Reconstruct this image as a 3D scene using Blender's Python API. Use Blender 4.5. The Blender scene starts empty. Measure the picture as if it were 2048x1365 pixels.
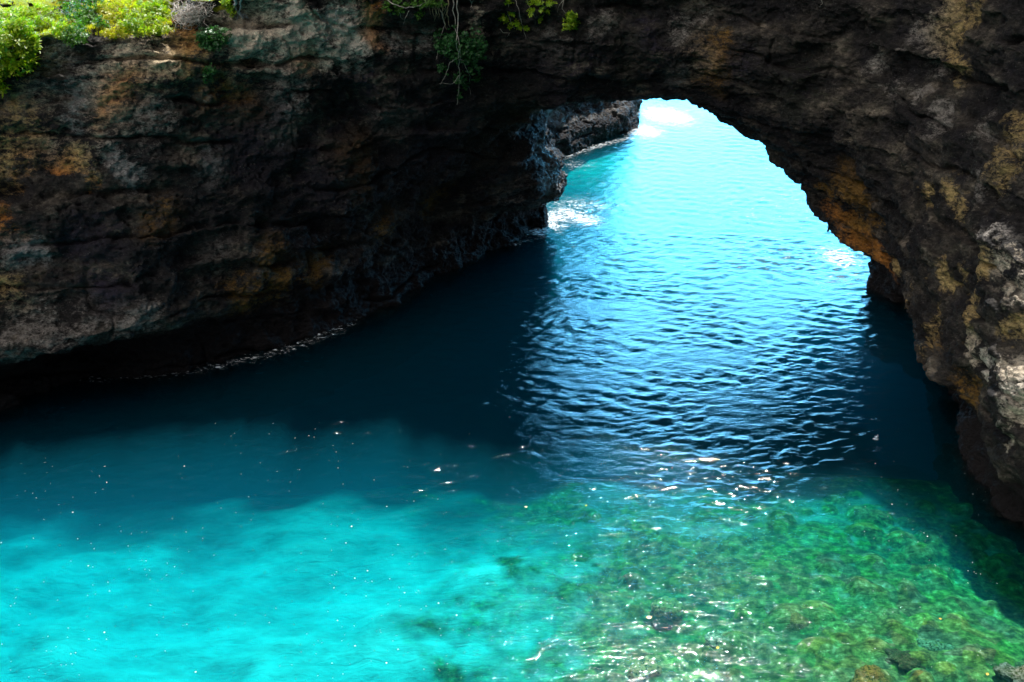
import bpy, bmesh, math, random
import numpy as np
from mathutils import Vector, Matrix
from mathutils.bvhtree import BVHTree
import openvdb

random.seed(7); rng = np.random.default_rng(7)
S = bpy.context.scene
COL = S.collection

# ------------------------------------------------------------------ camera
CAM_H, LENS, PITCH = 46.0, 38.0, math.radians(24)
cd = bpy.data.cameras.new('camera'); cam = bpy.data.objects.new('camera', cd); COL.objects.link(cam)
cam.location = (0, 0, CAM_H); cam.rotation_euler = (math.radians(90) - PITCH, 0, 0)
cd.lens = LENS; cd.sensor_width = 36; cd.clip_start = 0.5; cd.clip_end = 6000
S.camera = cam
# ------------------------------------------------------------------ light
SUN_EL, SUN_AZ = math.radians(59), math.radians(15)     # azimuth clockwise from +Y
w = bpy.data.worlds.new("World"); S.world = w; w.use_nodes = True
nt = w.node_tree; bg = nt.nodes['Background']
sky = nt.nodes.new('ShaderNodeTexSky'); sky.sky_type = 'NISHITA'; sky.sun_disc = False
sky.sun_elevation = SUN_EL; sky.sun_rotation = SUN_AZ
# added glow low over the open sea, to brighten the water's reflections
def wn(typ, **kw):
    n = nt.nodes.new(typ)
    for k_, v_ in kw.items(): n.inputs[k_].default_value = v_
    return n
tc = wn('ShaderNodeTexCoord'); sx = wn('ShaderNodeSeparateXYZ'); nt.links.new(tc.outputs['Generated'], sx.inputs[0])
def wr_(src, stops):
    r = nt.nodes.new('ShaderNodeValToRGB'); e = r.color_ramp.elements
    e[0].position, e[0].color = stops[0]; e[1].position, e[1].color = stops[1]
    for p_, c_ in stops[2:]:
        q_ = e.new(p_); q_.color = c_
    nt.links.new(src, r.inputs[0]); return r.outputs[0]
k0, k1 = (0, 0, 0, 1), (1, 1, 1, 1)
el_ = wr_(sx.outputs[2], [(0.0, k1), (0.40, k1), (0.58, k0)])
az_ = wr_(sx.outputs[1], [(0.35, k0), (0.75, k1)])
cn = wn('ShaderNodeTexNoise', Scale=3.0, Detail=6.0); nt.links.new(tc.outputs['Generated'], cn.inputs['Vector'])
cl = wr_(cn.outputs['Fac'], [(0.25, (0.45, 0.45, 0.45, 1)), (0.6, k1)])
def wm(a_, b_, mode='MULTIPLY'):
    n = nt.nodes.new('ShaderNodeMix'); n.data_type = 'RGBA'; n.blend_type = mode; n.inputs[0].default_value = 1.0
    for i_, x_ in ((6, a_), (7, b_)):
        if hasattr(x_, 'links'): nt.links.new(x_, n.inputs[i_])
        else: n.inputs[i_].default_value = x_
    return n.outputs[2]
sea_fill = wm(wm(wm(el_, az_), cl), (22, 100, 178, 1))
# added unseen glow behind and left of the viewer, to light the rock
dv = nt.nodes.new('ShaderNodeVectorMath'); dv.operation = 'DOT_PRODUCT'; nt.links.new(tc.outputs['Generated'], dv.inputs[0]); dv.inputs[1].default_value = Vector((-0.52, -0.45, 0.72)).normalized()
rock_fill = wm(wm(wr_(dv.outputs['Value'], [(0.80, k0), (0.96, k1)]), cl), (41, 39, 37, 1))
nt.links.new(wm(wm(wm(sky.outputs['Color'], (0.62, 0.53, 0.44, 1)), sea_fill, 'ADD'), rock_fill, 'ADD'), bg.inputs['Color']); bg.inputs['Strength'].default_value = 0.045; sky.dust_density = 0.8; sky.ozone_density = 1.0
sd = bpy.data.lights.new('sun', 'SUN'); sd.energy = 5.0; sd.angle = math.radians(1.2); sd.color = (1.0, 0.97, 0.92)
sun = bpy.data.objects.new('sun', sd); COL.objects.link(sun)
sdir = Vector((math.sin(SUN_AZ)*math.cos(SUN_EL), math.cos(SUN_AZ)*math.cos(SUN_EL), math.sin(SUN_EL)))
sun.rotation_euler = sdir.to_track_quat('Z', 'Y').to_euler(); sun.location = sdir*200
S.view_settings.view_transform = 'Standard'; S.view_settings.look = 'None'
S.view_settings.exposure = 1.05; S.view_settings.gamma = 1.0
S.cycles.volume_bounces = 2; S.cycles.transparent_max_bounces = 24; S.cycles.max_bounces = 10
S.cycles.diffuse_bounces = 3; S.cycles.use_denoising = True; S.cycles.sample_clamp_indirect = 4.0
S.cycles.caustics_reflective = False; S.cycles.caustics_refractive = False

# ------------------------------------------------------------------ picture <-> world helpers (2048-wide pixels)
F = 2048*LENS/36
def ray(u, v):
    xc = (u-1024)/F; yc = -(v-682.5)/F
    return Vector((xc, math.cos(PITCH)+yc*math.sin(PITCH), -math.sin(PITCH)+yc*math.cos(PITCH)))
def at(u, v, z=0.0):
    d = ray(u, v); t = (z-CAM_H)/d.z
    return d.x*t, d.y*t

# ------------------------------------------------------------------ noise
def _hash(ix, iy, iz, seed):
    h = (ix.astype(np.uint32)*np.uint32(374761393) + iy.astype(np.uint32)*np.uint32(668265263)
         + iz.astype(np.uint32)*np.uint32(2147483647) + np.uint32((seed*974711) & 0xffffffff))
    h = (h ^ (h >> np.uint32(13)))*np.uint32(1274126177)
    h = h ^ (h >> np.uint32(16)); h = h*np.uint32(2246822519); h = h ^ (h >> np.uint32(15))
    return (h & np.uint32(0xffff)).astype(np.float32)/32767.5 - 1.0
def vnoise(x, y, z, seed=0):
    x = np.asarray(x, np.float32); y = np.asarray(y, np.float32); z = np.asarray(z, np.float32)
    fx = np.floor(x); fy = np.floor(y); fz = np.floor(z)
    ix = fx.astype(np.int64); iy = fy.astype(np.int64); iz = fz.astype(np.int64)
    fx = x-fx; fy = y-fy; fz = z-fz
    fx = fx*fx*fx*(fx*(fx*6-15)+10); fy = fy*fy*fy*(fy*(fy*6-15)+10); fz = fz*fz*fz*(fz*(fz*6-15)+10)
    r = 0
    for dx in (0, 1):
        wx = fx if dx else 1-fx
        for dy in (0, 1):
            wy = fy if dy else 1-fy
            for dz in (0, 1):
                wz = fz if dz else 1-fz
                r = r + wx*wy*wz*_hash(ix+dx, iy+dy, iz+dz, seed)
    return r
def fbm(x, y, z, octaves, seed=0, gain=0.5):
    r = 0; a = 1.0; f = 1.0
    for o in range(octaves):
        r = r + a*vnoise(x*f, y*f, z*f, seed+o*17); a *= gain; f *= 2.03
    return r

# ------------------------------------------------------------------ object helpers
def tag(o, label=None, cat=None, group=None, kind=None):
    if label: o['label'] = label
    if cat: o['category'] = cat
    if group: o['group'] = group
    if kind: o['kind'] = kind
    return o
def mesh_obj(name, verts, faces, mat, parent=None, smooth=True):
    me = bpy.data.meshes.new(name)
    verts = np.asarray(verts, np.float32)
    if isinstance(faces, np.ndarray):
        n, k = faces.shape
        me.vertices.add(len(verts)); me.vertices.foreach_set('co', verts.ravel())
        me.loops.add(n*k); me.loops.foreach_set('vertex_index', faces.astype(np.int32).ravel())
        me.polygons.add(n); me.polygons.foreach_set('loop_start', (np.arange(n)*k).astype(np.int32))
        me.update(calc_edges=True); me.validate()
    else:
        me.from_pydata([tuple(v) for v in verts], [], faces)
    if smooth: me.polygons.foreach_set('use_smooth', np.ones(len(me.polygons), bool))
    me.materials.append(mat)
    o = bpy.data.objects.new(name, me); COL.objects.link(o)
    if parent: o.parent = parent
    return o
def empty(name, loc):
    o = bpy.data.objects.new(name, None); COL.objects.link(o); o.location = loc; return o

# ------------------------------------------------------------------ materials
def new_mat(name):
    m = bpy.data.materials.new(name); m.use_nodes = True
    t = m.node_tree; t.nodes.clear()
    return m, t, t.nodes.new('ShaderNodeOutputMaterial')
def N(t, typ, **kw):
    n = t.nodes.new(typ)
    for k, v in kw.items():
        if hasattr(n, k): setattr(n, k, v)
        else: n.inputs[k].default_value = v
    return n
def L(t, a, b): t.links.new(a, b)
def ramp(t, fac, stops):
    r = t.nodes.new('ShaderNodeValToRGB'); e = r.color_ramp.elements
    while len(e) > 1: e.remove(e[-1])
    e[0].position, e[0].color = stops[0][0], stops[0][1]
    for p, c in stops[1:]:
        n = e.new(p); n.color = c
    if fac is not None: L(t, fac, r.inputs[0])
    return r
def g(v): return (v, v, v, 1)
def mix(t, fac, a, b, mode='MIX'):
    n = t.nodes.new('ShaderNodeMix'); n.data_type = 'RGBA'; n.blend_type = mode
    for s, val in ((0, fac), (6, a), (7, b)):
        if hasattr(val, 'links'): L(t, val, n.inputs[s])
        else: n.inputs[s].default_value = val
    return n.outputs[2]
def math_(t, op, a, b=0.0, clamp=False):
    n = t.nodes.new('ShaderNodeMath'); n.operation = op; n.use_clamp = clamp
    for s, val in ((0, a), (1, b)):
        if hasattr(val, 'links'): L(t, val, n.inputs[s])
        else: n.inputs[s].default_value = val
    return n.outputs[0]
def noise(t, vec, scale, detail=4, rough=0.6, dist=0.0):
    n = N(t, 'ShaderNodeTexNoise', Scale=scale, Detail=detail, Roughness=rough, Distortion=dist)
    if vec is not None: L(t, vec, n.inputs['Vector'])
    return n.outputs['Fac']
def scaled(t, vec, s):
    m = N(t, 'ShaderNodeMapping'); m.inputs['Scale'].default_value = s; L(t, vec, m.inputs['Vector'])
    return m.outputs[0]

def rock_material():
    m, t, out = new_mat('limestone_rock')
    pos = N(t, 'ShaderNodeNewGeometry').outputs['Position']
    p2 = scaled(t, pos, (1, 1, 1.9))
    big = noise(t, p2, 0.22, 5, 0.6)
    base = ramp(t, big, [(0.30, (0.009, 0.008, 0.010, 1)), (0.46, (0.024, 0.021, 0.020, 1)), (0.58, (0.072, 0.061, 0.049, 1)), (0.72, (0.27, 0.225, 0.17, 1))]).outputs[0]
    mid = noise(t, p2, 1.3, 6, 0.65)
    base = mix(t, ramp(t, mid, [(0.42, g(0)), (0.66, g(1))]).outputs[0], mix(t, 1.0, base, g(0.5), 'MULTIPLY'), mix(t, 1.0, base, g(1.6), 'MULTIPLY'))
    # vertical water stains
    st = noise(t, scaled(t, pos, (0.55, 0.55, 0.07)), 1.0, 4, 0.6)
    base = mix(t, math_(t, 'MULTIPLY', ramp(t, st, [(0.52, g(0)), (0.68, g(1))]).outputs[0], 0.6), base, (0.016, 0.014, 0.02, 1))
    # stains with their own place (rust, pale lime, blue-grey, algae, some painted light), broken up by pitted noise
    at_ = N(t, 'ShaderNodeAttribute', attribute_name='stain')
    pit = math_(t, 'ADD', math_(t, 'MULTIPLY', noise(t, p2, 1.1, 9, 0.74, 0.4), 0.7), math_(t, 'MULTIPLY', noise(t, p2, 4.2, 5, 0.7), 0.3))
    amt = math_(t, 'ADD', math_(t, 'MULTIPLY', at_.outputs['Alpha'], 1.0), math_(t, 'MULTIPLY', math_(t, 'SUBTRACT', pit, 0.51), 5.0))
    amt = ramp(t, amt, [(0.10, g(0)), (0.85, g(1))]).outputs[0]
    amt = math_(t, 'MULTIPLY', amt, ramp(t, at_.outputs['Alpha'], [(0.02, g(0)), (0.25, g(1))]).outputs[0])
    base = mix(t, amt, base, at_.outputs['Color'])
    # dark pits, pale specks, and sparkle glints painted into the colour
    sp = noise(t, pos, 5.5, 5, 0.8)
    base = mix(t, ramp(t, sp, [(0.36, g(1)), (0.45, g(0))]).outputs[0], base, mix(t, 1.0, base, g(0.22), 'MULTIPLY'))
    base = mix(t, math_(t, 'MULTIPLY', ramp(t, sp, [(0.60, g(0)), (0.68, g(1))]).outputs[0], 0.7), base, mix(t, 1.0, base, g(2.8), 'MULTIPLY'))
    gl_ = noise(t, pos, 7.5, 3, 0.6)
    base = mix(t, math_(t, 'MULTIPLY', ramp(t, gl_, [(0.62, g(0)), (0.70, g(1))]).outputs[0], math_(t, 'MULTIPLY', ramp(t, mid, [(0.4, g(0)), (0.6, g(1))]).outputs[0], 0.6)), base, (0.36, 0.32, 0.28, 1))
    # tidal algae band at the water
    z = N(t, 'ShaderNodeSeparateXYZ'); L(t, pos, z.inputs[0])
    zz = math_(t, 'ADD', z.outputs[2], math_(t, 'MULTIPLY', math_(t, 'SUBTRACT', big, 0.5), 3.0))
    base = mix(t, ramp(t, math_(t, 'DIVIDE', zz, 10.0), [(0.36, g(1)), (0.47, g(0))]).outputs[0], base, mix(t, mid, (0.007, 0.006, 0.007, 1), (0.016, 0.012, 0.013, 1)))
    # grass and soil on the level tops
    top = ramp(t, N(t, 'ShaderNodeAttribute', attribute_name='turf').outputs['Fac'], [(0.45, g(0)), (0.6, g(1))]).outputs[0]
    base = mix(t, top, base, mix(t, ramp(t, mid, [(0.4, g(0)), (0.62, g(1))]).outputs[0], (0.20, 0.27, 0.010, 1), (0.34, 0.33, 0.02, 1)))
    b = N(t, 'ShaderNodeBsdfPrincipled', Roughness=0.75)
    b.inputs['Specular IOR Level'].default_value = 0.25
    L(t, base, b.inputs['Base Color'])
    h1 = noise(t, p2, 0.9, 8, 0.68); h2 = noise(t, scaled(t, pos, (1, 1, 1.6)), 4.0, 6, 0.75)
    vor = N(t, 'ShaderNodeTexVoronoi', Scale=2.6); L(t, p2, vor.inputs['Vector'])
    hh = math_(t, 'ADD', math_(t, 'MULTIPLY', h1, 0.9), math_(t, 'MULTIPLY', h2, 0.32))
    hh = math_(t, 'ADD', hh, math_(t, 'MULTIPLY', vor.outputs['Distance'], 0.12))
    bp = N(t, 'ShaderNodeBump', Strength=1.0, Distance=1.3); L(t, hh, bp.inputs['Height']); L(t, bp.outputs[0], b.inputs['Normal'])
    L(t, b.outputs[0], out.inputs[0]); return m

def water_material():
    m, t, out = new_mat('sea_water')
    pos = N(t, 'ShaderNodeNewGeometry').outputs['Position']
    n1 = noise(t, scaled(t, pos, (0.6, 1.5, 1)), 2.4, 4, 0.6)
    n2 = noise(t, scaled(t, pos, (0.30, 0.55, 1)), 1.0, 3, 0.5)
    hh = math_(t, 'ADD', math_(t, 'MULTIPLY', n1, 0.035), math_(t, 'MULTIPLY', n2, 0.05))
    bp = N(t, 'ShaderNodeBump', Strength=1.0, Distance=1.3); L(t, hh, bp.inputs['Height'])
    fr = N(t, 'ShaderNodeFresnel', IOR=1.33); L(t, bp.outputs[0], fr.inputs['Normal'])
    tr = N(t, 'ShaderNodeBsdfTransparent')
    gl = N(t, 'ShaderNodeBsdfGlossy', Roughness=0.04); gl.inputs['Color'].default_value = (1, 1, 1, 1); L(t, bp.outputs[0], gl.inputs['Normal'])
    s1 = N(t, 'ShaderNodeMixShader'); L(t, fr.outputs[0], s1.inputs[0]); L(t, tr.outputs[0], s1.inputs[1]); L(t, gl.outputs[0], s1.inputs[2])
    fa = N(t, 'ShaderNodeAttribute', attribute_name='foam').outputs['Fac']
    fn = noise(t, scaled(t, pos, (0.6, 1.4, 1)), 1.9, 9, 0.74, 1.6)
    fm = math_(t, 'ADD', fa, math_(t, 'MULTIPLY', math_(t, 'SUBTRACT', fn, 0.5), 4.2))
    fm = ramp(t, fm, [(0.66, g(0)), (1.0, g(1))]).outputs[0]
    fm = math_(t, 'MULTIPLY', fm, ramp(t, fa, [(0.01, g(0)), (0.12, g(1))]).outputs[0])
    fd = N(t, 'ShaderNodeBsdfDiffuse'); fd.inputs['Color'].default_value = (0.82, 0.86, 0.88, 1)
    s2 = N(t, 'ShaderNodeMixShader'); L(t, fm, s2.inputs[0]); L(t, s1.outputs[0], s2.inputs[1]); L(t, fd.outputs[0], s2.inputs[2])
    L(t, s2.outputs[0], out.inputs['Surface'])
    va = N(t, 'ShaderNodeVolumeAbsorption', Density=1.0); va.inputs['Color'].default_value = (1-0.62, 1-0.074, 1-0.054, 1)
    vs = N(t, 'ShaderNodeVolumeScatter', Density=0.027); vs.inputs['Color'].default_value = (0.05, 0.70, 1.0, 1); vs.inputs['Anisotropy'].default_value = 0.2
    ad = N(t, 'ShaderNodeAddShader'); L(t, va.outputs[0], ad.inputs[0]); L(t, vs.outputs[0], ad.inputs[1])
    L(t, ad.outputs[0], out.inputs['Volume']); return m

def seabed_material():
    m, t, out = new_mat('sand_and_cobbles')
    pos = N(t, 'ShaderNodeNewGeometry').outputs['Position']
    sand = mix(t, ramp(t, noise(t, scaled(t, pos, (0.8, 1.2, 1)), 0.28, 8, 0.62, 0.2), [(0.34, g(0)), (0.62, g(1))]).outputs[0], (0.40, 0.39, 0.34, 1), (0.72, 0.70, 0.62, 1))
    at_ = N(t, 'ShaderNodeAttribute', attribute_name='stone')
    vor = N(t, 'ShaderNodeTexVoronoi', Scale=0.9); L(t, pos, vor.inputs['Vector'])
    n1 = noise(t, pos, 1.6, 6, 0.7)
    rockc = ramp(t, n1, [(0.32, (0.03, 0.04, 0.012, 1)), (0.46, (0.11, 0.12, 0.035, 1)), (0.58, (0.26, 0.25, 0.07, 1)), (0.7, (0.58, 0.52, 0.24, 1))]).outputs[0]
    rockc = mix(t, 0.45, rockc, mix(t, 1.0, rockc, vor.outputs['Color'], 'MULTIPLY'))
    f = math_(t, 'ADD', at_.outputs['Fac'], math_(t, 'MULTIPLY', math_(t, 'SUBTRACT', noise(t, pos, 0.35, 5, 0.6), 0.5), 1.6))
    sand = mix(t, N(t, 'ShaderNodeAttribute', attribute_name='deep_shade').outputs['Fac'], sand, (0.02, 0.028, 0.03, 1))
    col = mix(t, ramp(t, f, [(0.12, g(0)), (0.85, g(1))]).outputs[0], sand, rockc)
    b = N(t, 'ShaderNodeBsdfDiffuse'); L(t, col, b.inputs['Color'])
    rip = math_(t, 'ADD', noise(t, scaled(t, pos, (0.5, 1.4, 1)), 1.3, 4, 0.6, 0.8), math_(t, 'MULTIPLY', noise(t, pos, 0.45, 3), 1.4))
    bp = N(t, 'ShaderNodeBump', Strength=0.7, Distance=0.32); L(t, rip, bp.inputs['Height']); L(t, bp.outputs[0], b.inputs['Normal'])
    L(t, b.outputs[0], out.inputs[0]); return m

def leaf_material(name, c1, c2, trans=0.45):
    m, t, out = new_mat(name)
    r = N(t, 'ShaderNodeNewGeometry').outputs['Random Per Island']
    col = mix(t, r, c1, c2)
    b = N(t, 'ShaderNodeBsdfPrincipled', Roughness=0.4); L(t, col, b.inputs['Base Color'])
    tl = N(t, 'ShaderNodeBsdfTranslucent'); L(t, mix(t, 1.0, col, (1.3, 1.4, 0.5, 1), 'MULTIPLY'), tl.inputs['Color'])
    s = N(t, 'ShaderNodeMixShader', Fac=trans); L(t, b.outputs[0], s.inputs[1]); L(t, tl.outputs[0], s.inputs[2])
    L(t, s.outputs[0], out.inputs[0]); return m
def plain_material(name, c1, c2, scale=6, rough=0.8):
    m, t, out = new_mat(name)
    pos = N(t, 'ShaderNodeNewGeometry').outputs['Position']
    n = noise(t, pos, scale, 5, 0.7)
    b = N(t, 'ShaderNodeBsdfPrincipled', Roughness=rough); b.inputs['Specular IOR Level'].default_value = 0.25
    L(t, mix(t, ramp(t, n, [(0.35, g(0)), (0.65, g(1))]).outputs[0], c1, c2), b.inputs['Base Color'])
    bp = N(t, 'ShaderNodeBump', Strength=0.7, Distance=0.15); L(t, n, bp.inputs['Height']); L(t, bp.outputs[0], b.inputs['Normal'])
    L(t, b.outputs[0], out.inputs[0]); return m
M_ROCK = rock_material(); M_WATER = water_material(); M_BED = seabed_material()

# ------------------------------------------------------------------ cliff: level contours of the free space, blended in height
H = 0.5
X0, X1, Y0, Y1, Z0, Z1 = -85.0, 80.0, 28.0, 236.0, -9.0, 69.0
xs = np.arange(X0, X1+H, H, dtype=np.float32); ys = np.arange(Y0, Y1+H, H, dtype=np.float32); zs = np.arange(Z0, Z1+H, H, dtype=np.float32)
def poly_sdf(poly, X, Y):                      # negative inside
    d = np.full(X.shape, 1e9, np.float32); ins = np.zeros(X.shape, bool)
    n = len(poly)
    for i in range(n):
        ax, ay = poly[i]; bx, by = poly[(i+1) % n]
        ex, ey = bx-ax, by-ay; wx, wy = X-ax, Y-ay
        tt = np.clip((wx*ex+wy*ey)/max(ex*ex+ey*ey, 1e-9), 0, 1)
        d = np.minimum(d, (wx-ex*tt)**2+(wy-ey*tt)**2)
        c = (ay > Y) != (by > Y)
        if abs(ey) > 1e-9: ins ^= c & (X < (Y-ay)/ey*ex+ax)
    d = np.sqrt(d); d[ins] *= -1
    return d
SEA_FAR = [(24, 240), (22, 300), (300, 300), (300, 160), (130, 146), (70, 136), (50, 129)]
NEAR = [(44, 14), (-66, 14), (-68, 50)]
def open_level(left, tun_left, right):         # pool + tunnel + sea in one polygon
    return [left + tun_left + SEA_FAR + right + NEAR]
def closed_level(left, bridge, right, sea):    # pool and sea separated by the bridge
    return [left + bridge + right + NEAR, sea]
LV = {}
l0 = [(-66, 74), (-56, 82), (-47, 88.3), (-41, 94.4), (-31, 96.8), (-23.8, 101.5), (-17.6, 108.3), (-10.2, 118), (-1.6, 133.7), (3.8, 141.6)]
head0 = [(4.8, 146), (3, 156), (5, 172), (7.7, 179.8), (13.8, 188.6), (21.9, 199.4), (27, 222)]
r0 = [(43.5, 122.5), (41.8, 118.9), (43.6, 112), (43.9, 107), (41.2, 92), (37.4, 80.5), (37.2, 73.3), (38.0, 67.5), (42, 55), (45, 40)]
back = lambda L_, dx, dy: [(a+dx, b+dy) for a, b in L_]
LV[-9] = open_level(back(l0, -0.5, 1), back(head0, 2, -1), back(r0, 1.8, 0))
LV[0] = open_level(l0, head0, r0)
LV[3.2] = open_level(back(l0, -0.8, 1.6), head0, [(43.5, 123), (40.6, 120.2), (42.6, 113), (43.3, 107)]+back(r0[4:], 0.4, 0.2))
l6 = [(-66, 74), (-56, 80.5), (-45.5, 87.2), (-41.5, 87.8), (-35, 91.3), (-28, 98), (-22, 104), (-17.5, 111), (-8.7, 125.5), (-1.5, 129), (2.4, 131), (5.2, 134)]
LV[6] = open_level(l6, [(6.8, 140.5), (5.5, 145), (1.5, 150), (0, 160), (2.5, 176), (9.5, 189), (18.5, 202), (24.5, 224)],
    [(41, 126), (36.0, 122.5), (38.6, 117), (41.6, 112), (42.3, 106), (40.2, 101), (37.4, 92), (36.3, 86), (35.6, 81.5), (36.6, 79), (36.0, 75.5), (36.8, 72), (39.6, 60), (44, 40)])
l10 = [(-66, 76), (-56, 82), (-46, 89.3), (-42, 90.3), (-35, 93.5), (-28, 99.8), (-22, 105), (-16.5, 112), (-8.5, 123), (-1.2, 126.5), (2.6, 128.5)]
LV[10] = open_level(l10, [(5.8, 139), (4, 144), (0.5, 150), (-1, 160), (1.5, 177), (8.5, 190.5), (17.5, 204), (23.5, 225)],
    [(39, 128), (34.2, 122.5), (37.2, 116), (39, 109), (38.8, 101), (36.3, 91), (35.0, 81), (35.4, 72), (38.6, 60), (44, 40)])
l15 = [(-66, 78), (-56, 84), (-46, 92.2), (-42, 93), (-35, 96), (-28, 101.3), (-22, 106), (-15.5, 112.5), (-8.3, 120), (-1, 124), (2.9, 126)]
LV[15] = open_level(l15, [(3.5, 139), (3, 144), (0.5, 150), (-1, 160), (1.5, 177), (8.5, 190.5), (17.5, 204), (23.5, 225)],
    [(39, 130), (29.9, 124.5), (31.2, 119), (35, 111), (36.6, 101), (36, 90), (35.8, 80), (37.5, 70), (41, 58), (45, 40)])
l19 = [(-66, 80), (-56, 86), (-46, 94.2), (-35, 98), (-28, 102.5), (-22, 106.5), (-15, 112.5), (-8, 118), (0, 121.5), (3.2, 123)]
LV[19.2] = open_level(l19, [(3.4, 139), (3, 144), (0.5, 150), (-1, 160), (1.5, 177), (8.5, 190.5), (17.5, 204), (23.5, 225)],
    [(40, 131), (25.5, 130), (23.2, 124), (24, 120.5), (33, 112.5), (36.8, 102), (37, 90), (37, 80), (39, 70), (42, 58), (46, 40)])
SEA_UP = [(2, 143), (-1, 160), (1.5, 177), (8.5, 190.5), (17.5, 204), (23.5, 225)] + SEA_FAR + [(38, 134.5), (26, 135.5), (14, 139)]
l22 = [(-66, 81), (-56, 87), (-46, 96), (-35, 99.3), (-28, 103.2), (-22, 106.8), (-15, 112.3), (-8, 117), (0, 120)]
LV[21.6] = closed_level(l22, [(12, 121.4), (20, 120.3), (27, 117)], [(34, 111), (37.5, 102), (38.5, 90), (39, 80), (40.5, 70), (43, 58), (46.5, 40)], SEA_UP)
l29 = [(-66, 84), (-56, 90), (-46, 98), (-35, 100.3), (-28, 103.4), (-20, 107.6), (-12, 112.4), (0, 117)]
LV[29] = closed_level(l29, [(12, 118.8), (20, 118.5), (27, 116.2)], [(35, 111.5), (38.8, 103), (40.5, 90), (41.5, 76), (44, 57), (47, 35)], SEA_UP)
l36 = [(-66, 87), (-56, 94), (-46, 101.5), (-35, 103.5), (-26, 105.2), (-17, 109.8), (-9, 112.8), (0, 115.6)]
LV[36] = closed_level(l36, [(12, 117), (20, 117), (27, 115.6)], [(36, 112), (40, 104), (42.3, 90), (43.5, 76), (46, 57), (49, 35)], SEA_UP)
LV[62] = closed_level(back(l36, 0, 3), [(12, 119), (20, 119), (28, 117)], [(40, 114), (44, 105), (46, 90), (48, 76), (50, 57), (53, 35)], SEA_UP)
XX, YY = np.meshgrid(xs, ys, indexing='ij')
lev = sorted(LV); fields = [np.minimum.reduce([poly_sdf(p, XX, YY) for p in LV[k]]) for k in lev]

def top_height(x, y):
    k = [(-90, 29.0), (-47, 29.5), (-43.5, 32.2), (-38, 33.4), (-31, 34.0), (-27, 33.6), (-21, 38.5), (-12, 48), (0, 58), (14, 62), (30, 64), (90, 64)]
    t = np.interp(x, [a for a, _ in k], [b for _, b in k]).astype(np.float32)
    far = np.clip((y-150)/60, 0, 1)
    t = t*(1-far) + (14+0.1*np.clip(24-x, 0, 90))*far
    return t + 0.9*vnoise(x/9, y/9, x*0, 91) + 0.4*vnoise(x/3, y/3, x*0, 92)
TOP = top_height(XX, YY)
sdf = np.empty((len(xs), len(ys), len(zs)), np.float32)     # rock negative
for k, z in enumerate(zs):
    i = max(0, min(len(lev)-2, int(np.searchsorted(lev, z, 'right'))-1))
    a = (z-lev[i])/(lev[i+1]-lev[i]); a = min(max(a, 0), 1); a = a*a*(3-2*a)*0.5+a*0.5
    free = fields[i]*(1-a)+fields[i+1]*a
    sdf[:, :, k] = np.maximum(-free, (z-TOP)*0.8)
band = np.nonzero(np.abs(sdf) < 3.2)
bx, by, bz = xs[band[0]], ys[band[1]], zs[band[2]]
n = 1.15*fbm(bx/8.5, by/8.5, bz/5.5, 4, 3, 0.52)
warp = 1.3*vnoise(bx/13, by/13, bz/9, 41)
st = np.abs(((bz+0.06*bx+warp)/3.3) % 1.0-0.5)*2
n *= 1.15
n += 0.6*(np.clip(st*3.0, 0, 1)-0.7)                        # bedding joints
n += 0.5*np.abs(vnoise(bx/3.1, by/3.1, bz/2.2, 55))-0.2
sdf[band] += n.astype(np.float32)
for s in (np.s_[0], np.s_[-1]):
    sdf[s, :, :] = np.maximum(sdf[s, :, :], 0.4); sdf[:, s, :] = np.maximum(sdf[:, s, :], 0.4); sdf[:, :, s] = np.maximum(sdf[:, :, s], 0.4)
grid = openvdb.FloatGrid(3.0)
grid.copyFromArray(np.clip(sdf, -3, 3))
pts, quads = grid.convertToQuads(0.0)
pts = np.asarray(pts, np.float32)*H + np.array([X0, Y0, Z0], np.float32)
quads = np.asarray(quads)[:, ::-1]
del sdf
# fine mesh where the rock faces the open side of the cove, coarse mesh on the hidden back and top
v4 = pts[quads]; fc = v4.mean(1); fn = np.cross(v4[:, 2]-v4[:, 0], v4[:, 3]-v4[:, 1])
if fn[np.argmax(fc[:, 2]), 2] < 0: quads = quads[:, ::-1]; fn = -fn
fn /= np.maximum(np.linalg.norm(fn, axis=1, keepdims=True), 1e-9)
tv = np.array([0, 0, CAM_H], np.float32)-fc; dist = np.linalg.norm(tv, axis=1, keepdims=True)
facing = (fn*tv/dist).sum(1)
dpt = fc[:, 1]*math.cos(PITCH)-(fc[:, 2]-CAM_H)*math.sin(PITCH)
su = np.abs(fc[:, 0]/dpt)*F/1024; sv = np.abs((fc[:, 1]*math.sin(PITCH)+(fc[:, 2]-CAM_H)*math.cos(PITCH))/dpt)*F/682
vis = (facing > -0.45) & (su < 1.12) & (sv < 1.2) & (fc[:, 2] > -2.5) & (dpt > 0)
def submesh(mask, levels):
    q = quads[mask]; used, inv = np.unique(q, return_inverse=True)
    tmp = mesh_obj('cliff_part', pts[used], inv.reshape(-1, 4), M_ROCK)
    if levels:
        sub = tmp.modifiers.new('s', 'SUBSURF'); sub.subdivision_type = 'CATMULL_CLARK'; sub.levels = levels; sub.render_levels = levels
        sub.boundary_smooth = 'PRESERVE_CORNERS'
    m_ = bpy.data.meshes.new_from_object(tmp.evaluated_get(bpy.context.evaluated_depsgraph_get()))
    bpy.data.objects.remove(tmp)
    n_ = len(m_.vertices); c_ = np.empty(n_*3, np.float32); m_.vertices.foreach_get('co', c_)
    f_ = np.empty(len(m_.loops), np.int32); m_.loops.foreach_get('vertex_index', f_)
    return c_.reshape(-1, 3), f_.reshape(-1, 4)
ca_, fa_ = submesh(vis, 2); cb_, fb_ = submesh(~vis, 0)
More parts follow.
